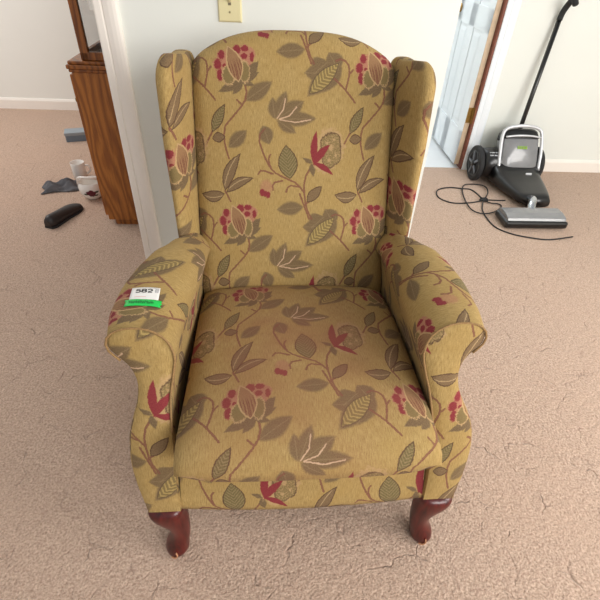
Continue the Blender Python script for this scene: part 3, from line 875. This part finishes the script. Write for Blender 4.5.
# ------------------------------------------------------------------ crockery standing on the dining-room carpet
M_BURG = plain('burgundy_glaze', rgb(96, 30, 44), .3, var=.2, scale=60)
M_LEAFG = plain('green_glaze', rgb(70, 74, 60), .3, var=.2, scale=60)
def bowl_r(z): return table(z, [(0, .040), (.02, .058), (.05, .072), (.08, .074), (.105, .066)])
def pot():
    t = thing('china_pot', 'round white china pot with burgundy blossoms and loop handle, on the carpet behind the cabinet', 'pot', house_pt(-1.080, 2.56), HOUSE_YAW)
    bm = bmesh.new(); lathe(bm, [(0, .002), (.036, 0), (.040, .004), (.058, .02), (.072, .05), (.074, .08), (.066, .105), (.064, .107), (.061, .104), (.069, .078), (.066, .05), (.05, .02), (0, .012)], 40)
    finish(bm, 'body', M_PORC, t)
    bm = bmesh.new(); tube(bm, spline([(.060, -.02, .098), (.075, -.045, .135), (.03, -.075, .155), (-.035, -.062, .15), (-.062, -.028, .098)], 22), .007, 8)
    finish(bm, 'handle', M_PORC, t)
    # blossoms glazed on the belly
    def petals(name, mat, blobs):
        for a, z, ra, rz in blobs:
            bm = bmesh.new()
            R = bowl_r(z); c = None; ring = []
            for k in range(14):
                q = 2 * PI * k / 14; aa = a + ra / R * math.cos(q) * (1 + .2 * math.sin(3 * q)); zz = z + rz * math.sin(q)
                rr = bowl_r(zz) + .0012
                ring.append(bm.verts.new((rr * math.cos(aa), rr * math.sin(aa), zz)))
            c = bm.verts.new(((R + .002) * math.cos(a), (R + .002) * math.sin(a), z))
            for k in range(14): bm.faces.new((ring[k], ring[(k + 1) % 14], c))
            finish(bm, name, mat, t)
    base = -1.35
    petals('blossom_glaze', M_BURG, [(base + d, z, .012, .012) for d, z in ((-.20, .058), (.02, .066), (.22, .056), (-.05, .046), (.12, .044))] + [(base + 2.2, .06, .016, .014), (base - 2, .06, .016, .014)])
    petals('leaf_glaze', M_LEAFG, [(base + d, z, .012, .006) for d, z in ((-.42, .050), (.44, .062), (.36, .04))])
pot()
def mug():
    t = thing('china_mug', 'plain white mug standing behind the flowered china pot', 'mug', house_pt(-1.245, 2.83), HOUSE_YAW)
    bm = bmesh.new(); lathe(bm, [(0, .001), (.038, 0), (.041, .004), (.043, .10), (.0425, .103), (.039, .10), (.037, .01), (0, .008)], 32); finish(bm, 'body', M_PORC, t)
    bm = bmesh.new(); tube(bm, spline([(.040, 0, .085), (.068, 0, .082), (.072, 0, .05), (.041, 0, .025)], 14), .0055, 8); finish(bm, 'handle', M_PORC, t)
mug()
M_GREYCLOTH = plain('grey_cloth', rgb(92, 92, 96), .9, var=.3, scale=30)
def cloth():
    bm = bmesh.new(); n = 26; V = []
    for i in range(n):
        r = []
        for j in range(n):
            u, v = i / (n - 1) * 2 - 1, j / (n - 1) * 2 - 1
            e = max(abs(u), abs(v)); h = .006 + (1 - e ** 4) * (.022 + .016 * math.sin(7 * u + 2 * v) + .012 * math.sin(9 * v - 3 * u))
            r.append(bm.verts.new((u * .12 * (1 + .08 * math.sin(5 * v)), v * .07 * (1 + .1 * math.sin(4 * u)), max(.003, h))))
        V.append(r)
    for i in range(n - 1):
        for j in range(n - 1): bm.faces.new((V[i][j], V[i + 1][j], V[i + 1][j + 1], V[i][j + 1]))
    o = finish(bm, 'folded_cloth', M_GREYCLOTH)
    m = o.modifiers.new('thick', 'SOLIDIFY'); m.thickness = .004
    o.location = house_pt(-1.295, 2.68, .001); o.rotation_euler = (0, 0, HOUSE_YAW + .3)
    tag(o, 'crumpled grey cloth on the carpet beside the flowered china pot', 'cloth')
cloth()
M_BLUEGREY = plain('blue_grey_card', rgb(112, 126, 140), .6)
def small_box():
    t = thing('gift_box', 'small blue-grey box on the carpet farthest back beside the cabinet', 'box', house_pt(-1.49, 3.50), HOUSE_YAW + .3)
    box_obj('carton', M_BLUEGREY, (-.07, .07, -.05, .05, 0, .06), t, .003)
    box_obj('lid', plain('pale_card_lid', rgb(150, 160, 168), .6), (-.073, .073, -.053, .053, .045, .068), t, .003)
small_box()
M_BLACKPL = plain('black_plastic', rgb(13, 13, 15), .3, var=.1, coat=.2)
M_BLACKRU = plain('black_rubber', rgb(34, 34, 36), .75, var=.15, scale=80)
def shoe():
    t = thing('slip_on_shoe', 'dark slip-on shoe on the carpet nearest the photo\'s left edge', 'shoe', house_pt(-1.165, 2.30), HOUSE_YAW + 1.25)
    secs = [(-.125, .022, .06), (-.10, .034, .070), (-.05, .036, .064), (0, .037, .058), (.05, .043, .052), (.09, .043, .042), (.12, .034, .032), (.138, .014, .022)]
    bm = bmesh.new(); rings = []
    for x, w, h in secs:
        ring = []
        for k in range(18):
            a = 2 * PI * k / 18; ring.append(bm.verts.new((x, w * math.cos(a), max(.012, .012 + (h - .012) * max(0, math.sin(a)) ** .8))))
        rings.append(ring)
    for A, B in zip(rings, rings[1:]):
        for k in range(18): bm.faces.new((A[k], A[(k + 1) % 18], B[(k + 1) % 18], B[k]))
    bm.faces.new(rings[0]); bm.faces.new(rings[-1])
    finish(bm, 'upper', plain('dark_leather', rgb(40, 34, 34), .45, var=.15), t)
    bm = bmesh.new(); out = [(x, w + .003) for x, w, h in secs] + [(x, -w - .003) for x, w, h in secs[::-1]]
    prism(bm, out, 2, 0, .012); finish(bm, 'sole', M_BLACKRU, t, smooth_shade=False, bevel=.002)
shoe()

# ------------------------------------------------------------------ vacuum cleaner against the right-hand wall
M_SMOKE = None
def smoke():
    m, N, b = new_mat('smoky_clear_plastic')
    f = N.noise(N.coord(), 20, 3)
    N.put(b.inputs['Base Color'], N.mix(f, rgb(140, 142, 146), rgb(168, 168, 170)))
    b.inputs['Roughness'].default_value = .22; b.inputs['Transmission Weight'].default_value = .35; b.inputs['Coat Weight'].default_value = .5
    return m
M_SMOKE = smoke()
M_SILVER = plain('silver_plastic', rgb(208, 210, 214), .3, metal=.35, var=.03)
M_GREENLOGO = plain('green_lettering', rgb(150, 196, 40), .5, var=.02)
M_CHROME = plain('chrome_tube', rgb(196, 200, 206), .15, metal=1.0, var=.03)
CORDS = [[(1.354, 2.604), (1.344, 2.695), (1.32, 2.754), (1.268, 2.763), (1.185, 2.777), (1.104, 2.745), (1.07, 2.684), (1.072, 2.616), (1.119, 2.563), (1.177, 2.55), (1.265, 2.564), (1.35, 2.593)],
 [(1.378, 2.628), (1.419, 2.698), (1.436, 2.775), (1.412, 2.815), (1.349, 2.83), (1.299, 2.815), (1.26, 2.739), (1.23, 2.6), (1.223, 2.471), (1.254, 2.415), (1.314, 2.413), (1.391, 2.456), (1.44, 2.515), (1.43, 2.548), (1.378, 2.557), (1.355, 2.593)],
 [(1.346, 2.582), (1.301, 2.474), (1.289, 2.372), (1.300, 2.260), (1.358, 2.190), (1.441, 2.150), (1.56, 2.125), (1.72, 2.16)],
 [(1.365, 2.605), (1.44, 2.60), (1.50, 2.60)]]
def vacuum():
    ox, oy = 1.60, 2.78
    t = thing('vacuum_cleaner', 'black vacuum cleaner with grey dust bin and spoked wheels by the wall', 'vacuum cleaner', house_pt(ox, oy), HOUSE_YAW)
    def Q(x, y, z): return Vector((x - ox, y - oy, z))
    # wheels, axis across
    for x, s in ((1.385, -1), (1.80, 1)):
        bm = bmesh.new(); M = Matrix.Translation(Q(x, 2.93, .116)) @ Matrix.Rotation(s * PI / 2, 4, 'Y')
        lathe(bm, [(.080, .010), (.090, .016), (.106, .016), (.115, .010), (.116, 0), (.115, -.014), (.104, -.020), (0, -.020)], 44, M)
        w = finish(bm, 'wheel', M_BLACKRU, t)
        bm = bmesh.new(); lathe(bm, [(0, .003), (.080, .003), (.083, .012), (.079, .017), (.074, .012), (.072, .005), (0, .005)], 40, M)
        finish(bm, 'rim', M_BLACKPL, w)
        for k in range(5):
            bm = bmesh.new(); a = 2 * PI * k / 5 + .3
            R = M @ Matrix.Rotation(a, 4, 'Z'); box(bm, .016, .076, -.008, .008, .006, .020, R)
            finish(bm, 'spoke', plain('grey_spoke', rgb(108, 112, 120), .35, metal=.3) if k == 0 and s == -1 else bpy.data.materials['grey_spoke'], w, smooth_shade=False, bevel=.003)
        bm = bmesh.new(); lathe(bm, [(.022, .006), (.022, .020), (.014, .025), (0, .026)], 20, M); finish(bm, 'hub', M_BLACKPL, w)
    # motor drum between the wheels
    bm = bmesh.new(); M = Matrix.Translation(Q(1.41, 2.93, .122)) @ Matrix.Rotation(PI / 2, 4, 'Y')
    lathe(bm, [(0, 0), (.080, 0), (.096, .01), (.100, .06), (.100, .31), (.096, .36), (.08, .37), (0, .37)], 40, M)
    dr = finish(bm, 'motor_drum', M_BLACKPL, t)
    bm = bmesh.new()                 # small print on the drum's crown
    for j, a in enumerate((58, 46)):
        for k in range(7):
            x0 = 1.440 + .010 * k; x1 = x0 + (.008 if (k + j) % 3 else .005)
            pts = []
            for (xx, aa) in ((x0, a), (x1, a), (x1, a + 5), (x0, a + 5)):
                q = math.radians(aa); pts.append(bm.verts.new(Q(xx, 2.93 - .1012 * math.cos(q), .122 + .1012 * math.sin(q))))
            bm.faces.new(pts)
    finish(bm, 'printed_marks', M_SILVER, dr, smooth_shade=False)
    # chassis sweeping forward to the head
    secs = [(2.96, 1.47, 1.78, .02, .16), (2.86, 1.455, 1.79, .018, .17), (2.76, 1.475, 1.78, .018, .12), (2.66, 1.50, 1.77, .02, .10), (2.56, 1.535, 1.75, .02, .085), (2.48, 1.57, 1.72, .022, .075)]
    bm = bmesh.new(); rings = []
    for y, xa, xb, za, zb in secs:
        ring = []
        for k in range(28):
            a = 2 * PI * k / 28; e = .5
            c, s = math.cos(a), math.sin(a)
            ring.append(bm.verts.new(Q((xa + xb) / 2 + (xb - xa) / 2 * math.copysign(abs(c) ** e, c), y, (za + zb) / 2 + (zb - za) / 2 * math.copysign(abs(s) ** e, s))))
        rings.append(ring)
    for A, B in zip(rings, rings[1:]):
        for k in range(28): bm.faces.new((A[k], A[(k + 1) % 28], B[(k + 1) % 28], B[k]))
    bm.faces.new(rings[0]); bm.faces.new(rings[-1])
    finish(bm, 'chassis', M_BLACKPL, t)
    # dust bin, tipped back a little
    T = Matrix.Translation(Q(1.640, 2.865, .095)) @ Matrix.Rotation(math.radians(-27), 4, 'X')
    def rr(w, d, n=40, e=.55):
        return [(w * math.copysign(abs(math.cos(2 * PI * k / n)) ** e, math.cos(2 * PI * k / n)), d * math.copysign(abs(math.sin(2 * PI * k / n)) ** e, math.sin(2 * PI * k / n))) for k in range(n)]
    def stack(name, mat, rows, parent=t):
        bm = bmesh.new(); rings = [[bm.verts.new(T @ Vector((x, y + dy, z))) for x, y in rr(w, d)] for z, w, d, dy in rows]
        for A, B in zip(rings, rings[1:]):
            for k in range(40): bm.faces.new((A[k], A[(k + 1) % 40], B[(k + 1) % 40], B[k]))
        bm.faces.new(rings[0]); bm.faces.new(rings[-1])
        return finish(bm, name, mat, parent)
    b = stack('dust_bin', M_SMOKE, [(0, .125, .070, 0), (.01, .130, .075, 0), (.10, .130, .076, 0), (.19, .126, .072, 0), (.20, .122, .068, 0)])
    stack('bin_base', M_BLACKPL, [(-.03, .10, .06, 0), (-.02, .122, .072, 0), (.012, .132, .078, 0), (.016, .128, .074, 0)], b)
    lid = stack('bin_lid', M_BLACKPL, [(.20, .124, .070, 0), (.205, .128, .074, 0), (.245, .118, .066, .004), (.262, .10, .055, .006), (.268, .08, .04, .006)], b)
    bm = bmesh.new()
    tube(bm, [T @ Vector(p) for p in spline([(-.136, -.05, .0), (-.139, -.055, .10), (-.134, -.055, .215), (-.105, -.06, .262), (0, -.066, .278), (.105, -.06, .262), (.134, -.055, .215), (.139, -.055, .10), (.136, -.05, 0)], 40)], .011, 10)
    finish(bm, 'bin_frame', M_SILVER, t)
    bm = bmesh.new(); tube(bm, [T @ Vector(p) for p in spline([(-.118, -.074, .206), (-.06, -.080, .213), (0, -.082, .215), (.06, -.080, .213), (.118, -.074, .206)], 20)], .006, 8); finish(bm, 'bin_trim', M_SILVER, b)
    # green lettering on the bin, too small to read in the photo
    bm = bmesh.new()
    x = -.034
    for w in (.010, .009, .010, .008, .010, .009):
        M2 = T @ Matrix.Translation((x, -.0768, .132))
        box(bm, 0, w * .35, -.001, .001, 0, .018, M2); box(bm, 0, w * .8, -.001, .001, .014, .018, M2); box(bm, w * .5, w * .8, -.001, .001, 0, .010, M2)
        x += w + .002
    finish(bm, 'lettering', M_GREENLOGO, b, smooth_shade=False)
    # clasp on the bin's foot
    box_obj('clasp', M_SILVER, (1.66 - ox, 1.70 - ox, 2.745 - oy, 2.757 - oy, .108, .128), t, .003)
    # neck and chrome elbow to the cleaning head
    bm = bmesh.new(); tube(bm, spline([Q(1.60, 2.52, .06), Q(1.585, 2.45, .085), Q(1.56, 2.40, .07), Q(1.55, 2.36, .05)], 14), .024, 14); finish(bm, 'elbow', M_CHROME, t)
    # cleaning head
    h = box_obj('cleaning_head', M_BLACKPL, (1.345 - ox, 1.72 - ox, 2.235 - oy, 2.40 - oy, .008, .050), t, .012)
    bm = bmesh.new()
    prism(bm, [(2.250, .048), (2.262, .066), (2.31, .076), (2.37, .074), (2.392, .062), (2.398, .048)], 0, 1.357, 1.71)
    for v in bm.verts: v.co -= Vector((ox, oy, 0))
    finish(bm, 'clear_cover', M_SMOKE, h, smooth_shade=False, bevel=.004)
    # wand leaning up against the wall, at the right
    bm = bmesh.new(); tube(bm, [Q(1.62, 2.94, .20), Q(1.668, 3.02, .55), Q(1.70, 3.065, .95)], .014, 12); w = finish(bm, 'wand', M_BLACKPL, t)
    bm = bmesh.new(); tube(bm, spline([Q(1.70, 3.065, .95), Q(1.705, 3.06, 1.0), Q(1.71, 3.01, 1.06), Q(1.71, 2.97, 1.04)], 12), .017, 12); finish(bm, 'hand_grip', M_BLACKRU, w)
    # cord in loose loops with its tie
    bm = bmesh.new()
    for i, c in enumerate(CORDS):
        pts = [(x - ox, y - oy, .0045 + (.004 if i == 1 else 0) + .003 * (i == 1) * math.sin(k * .9)) for k, (x, y) in enumerate(c)]
        tube(bm, spline(pts, 14 * len(c)), .0040, 7)
    cd = finish(bm, 'power_cord', M_BLACKRU, t)
    bm = bmesh.new()
    for k in range(5):
        a = k * 1.1; tube(bm, spline([Q(1.355 + .028 * math.cos(a), 2.595 + .02 * math.sin(a), .006), Q(1.357 + .01 * math.cos(a + 1), 2.597, .020), Q(1.355 - .030 * math.cos(a), 2.595 - .022 * math.sin(a), .006)], 12), .005, 6)
    finish(bm, 'cord_tie', M_BLACKRU, cd)
vacuum()

# ------------------------------------------------------------------ lot tag taped to the arm
def arm_bvh():
    V = []; F = []; P = ARM_P[-1]; nj = len(P[0])
    for row in P: V += [Vector(p) for p in row]
    for i in range(len(P) - 1):
        for j in range(nj - 1): F.append((i * nj + j, i * nj + j + 1, (i + 1) * nj + j + 1, (i + 1) * nj + j))
    return BVHTree.FromPolygons(V, F)
M_PAPER = plain('white_label_paper', rgb(240, 238, 234), .6, var=.01)
M_INK = plain('black_print', rgb(24, 24, 26), .6)
M_INKG = plain('faded_grey_print', rgb(150, 150, 156), .6)
M_INKP = plain('pale_red_print', rgb(226, 168, 160), .6)
M_TAPE = plain('green_masking_tape', rgb(20, 200, 84), .5, var=.05, scale=60)
M_PEN = plain('dark_green_pen', rgb(10, 120, 56), .6)
def lot_tag():
    bvh = arm_bvh()
    cx, cy = -.361, .810                         # on the arm's crown, chair measure
    def surf(x, y):
        h = bvh.ray_cast(Vector((x, y, 1.2)), Vector((0, 0, -1))); return h[0], h[1]
    p, nrm = surf(cx, cy)
    if nrm.z < 0: nrm = -nrm
    t = thing('lot_tag', 'white lot tag reading 582, held by green tape on the armchair\'s left-hand arm', 'tag', chair_world(*p), CHAIR_YAW)
    rot = math.radians(2.5)
    def on(u, v, off):
        x = cx + u * math.cos(rot) - v * math.sin(rot); y = cy + u * math.sin(rot) + v * math.cos(rot)
        q, n = surf(x, y)
        if n.z < 0: n = -n
        q = q + n * off
        return q - p
    def sheet(name, mat, u0, u1, v0, v1, off, parent, wav=0.0, nu=12, nv=6, thick=.0006, rag=0.0):
        bm = bmesh.new(); V = []; rnd = random.Random(3)
        for i in range(nu + 1):
            r = []
            for j in range(nv + 1):
                u = lerp(u0, u1, i / nu); v = lerp(v0, v1, j / nv)
                if rag and i in (0, nu): u += rnd.uniform(-rag, rag)
                r.append(bm.verts.new(on(u, v, off + wav * math.sin(9 * i / nu))))
            V.append(r)
        for i in range(nu):
            for j in range(nv): bm.faces.new((V[i][j], V[i + 1][j], V[i + 1][j + 1], V[i][j + 1]))
        o = finish(bm, name, mat, parent)
        m = o.modifiers.new('thick', 'SOLIDIFY'); m.thickness = thick; m.offset = 0
        return o
    W, Hh = .0305, .034
    card = sheet('card', M_PAPER, -W, W, -.020, .033, .0022, t)
    tape = sheet('tape', M_TAPE, -.036, .037, -.034, -.012, .0034, t, wav=.0004, rag=.002)
    # printed figures, drawn with strokes
    def stroke(bm, pts, w, off):
        pts = [Vector((a, b, 0)) for a, b in pts]; L = []
        for i, q in enumerate(pts):
            d = (pts[min(i + 1, len(pts) - 1)] - pts[max(i - 1, 0)]).normalized(); n = Vector((-d.y, d.x, 0))
            L.append((bm.verts.new(on(q.x + n.x * w, q.y + n.y * w * .8, off)), bm.verts.new(on(q.x - n.x * w, q.y - n.y * w * .8, off))))
        for a, b in zip(L, L[1:]): bm.faces.new((a[0], a[1], b[1], b[0]))
    DIG = {'5': [[(.92, 1), (.12, 1), (.06, .55)], [(.06, .55), (.3, .64), (.65, .64), (.95, .48), (.98, .25), (.8, .04), (.45, -.02), (.15, .04), (.0, .18)]],
           '8': [[(.5, 1), (.85, .95), (.95, .76), (.8, .56), (.5, .52), (.2, .56), (.05, .76), (.15, .95), (.5, 1)], [(.5, .52), (.88, .46), (1, .24), (.85, .04), (.5, -.02), (.15, .04), (0, .24), (.12, .46), (.5, .52)]],
           '2': [[(.04, .72), (.12, .92), (.45, 1.02), (.82, .95), (.95, .74), (.82, .52), (.4, .28), (.05, .0)], [(.05, .0), (1.0, .0)]]}
    def number(name, mat, text, x, y, w, h, gap, sw, parent):
        bm = bmesh.new()
        for ch in text:
            for s in DIG[ch]:
                pts = s if len(s) < 4 else [tuple(q)[:2] for q in spline([(a, b, 0) for a, b in s], 18)]
                stroke(bm, [(x + a * w, y + b * h) for a, b in pts], sw, .0030)
            x += w + gap
        finish(bm, name, mat, parent, smooth_shade=False)
    number('number_print', M_INK, '582', -.0195, .0140, .0092, .0110, .0034, .0016, card)
    bm = bmesh.new()
    for j in range(3):
        stroke(bm, [(.0222, .016 + .0045 * j), (.0262, .017 + .0045 * j)], .0010, .0030)
    stroke(bm, [(.0215, .0145), (.0215, .028)], .0005, .0030); stroke(bm, [(.0270, .0145), (.0270, .028)], .0005, .0030)
    finish(bm, 'stamp_print', M_INKG, card, smooth_shade=False)
    bm = bmesh.new(); stroke(bm, [(-.020 + .004 * k, -.0020) for k in range(7)], .0008, .0030); finish(bm, 'small_print', M_INKP, card, smooth_shade=False)
    bm = bmesh.new()
    pts = []
    for k in range(60):
        f = k / 59; pts.append((-.028 + .050 * f, -.0225 + .0045 * math.sin(k * 1.45) * (1 if k % 7 else .3) + .001 * math.sin(k * .5)))
    stroke(bm, pts, .0007, .0046); finish(bm, 'pen_scrawl', M_PEN, tape, smooth_shade=False)
lot_tag()

# ------------------------------------------------------------------ light: daylight from the room's windows behind and right of the camera
def area(name, loc, target, sx, sy, power, col):
    l = bpy.data.lights.new(name, 'AREA'); l.shape = 'RECTANGLE'; l.size = sx; l.size_y = sy; l.energy = power; l.color = col
    o = bpy.data.objects.new(name, l); COL.objects.link(o); o.location = loc
    o.rotation_euler = (Vector(target) - Vector(loc)).to_track_quat('-Z', 'Y').to_euler()
    return o
area('window_daylight', (2.75, .3, 1.7), (.8, 1.4, .1), 1.7, 1.3, 64, (1, .97, .93))
area('rear_window_daylight', (1.9, -1.9, 1.9), (.1, 1.4, .5), 1.8, 1.4, 76, (1, .98, .95))
area('hall_daylight', house_pt(.95, 4.3, 2.3), house_pt(1.0, 3.6, 0), .8, 1.0, 19, (.86, .93, 1))
area('dining_room_daylight', house_pt(-2.7, 3.0, 2.0), house_pt(-1.2, 2.6, 0), 1.4, 1.4, 34, (1, .95, .9))
w = bpy.data.worlds.new('day'); SC.world = w; w.use_nodes = True
NW = Nodes(w.node_tree); bgn = w.node_tree.nodes['Background']
zz = w.node_tree.nodes.new('ShaderNodeSeparateXYZ'); NW.put(zz.inputs[0], NW.coord('Generated'))
NW.put(bgn.inputs[0], NW.ramp(NW.rng(zz.outputs[2], -.2, 1), [(0, (.80, .78, .76, 1)), (1, (1.0, 1.0, 1.0, 1))]))
bgn.inputs[1].default_value = .54
SC.view_settings.view_transform = 'Standard'; SC.view_settings.look = 'None'
SC.view_settings.gamma = 1; SC.view_settings.exposure = 0
SC.view_settings.use_curve_mapping = False

# ------------------------------------------------------------------ camera
def make_camera():
    cd = bpy.data.cameras.new('camera'); cam = bpy.data.objects.new('camera', cd); COL.objects.link(cam)
    cd.sensor_fit = 'HORIZONTAL'; cd.sensor_width = 36; cd.lens = 36 * 451 / 600
    cd.clip_start = .02
    p = math.radians(39.304); r = math.radians(3.067)
    f = Vector((0, math.cos(p), -math.sin(p))); u = Vector((0, math.sin(p), math.cos(p))); R = Vector((1, 0, 0))
    R2 = math.cos(r) * R + math.sin(r) * u; U2 = -math.sin(r) * R + math.cos(r) * u
    M = Matrix((R2, U2, -f)).transposed().to_4x4(); M.translation = Vector((0, 0, 1.3))
    cam.matrix_world = M
    SC.camera = cam
make_camera()
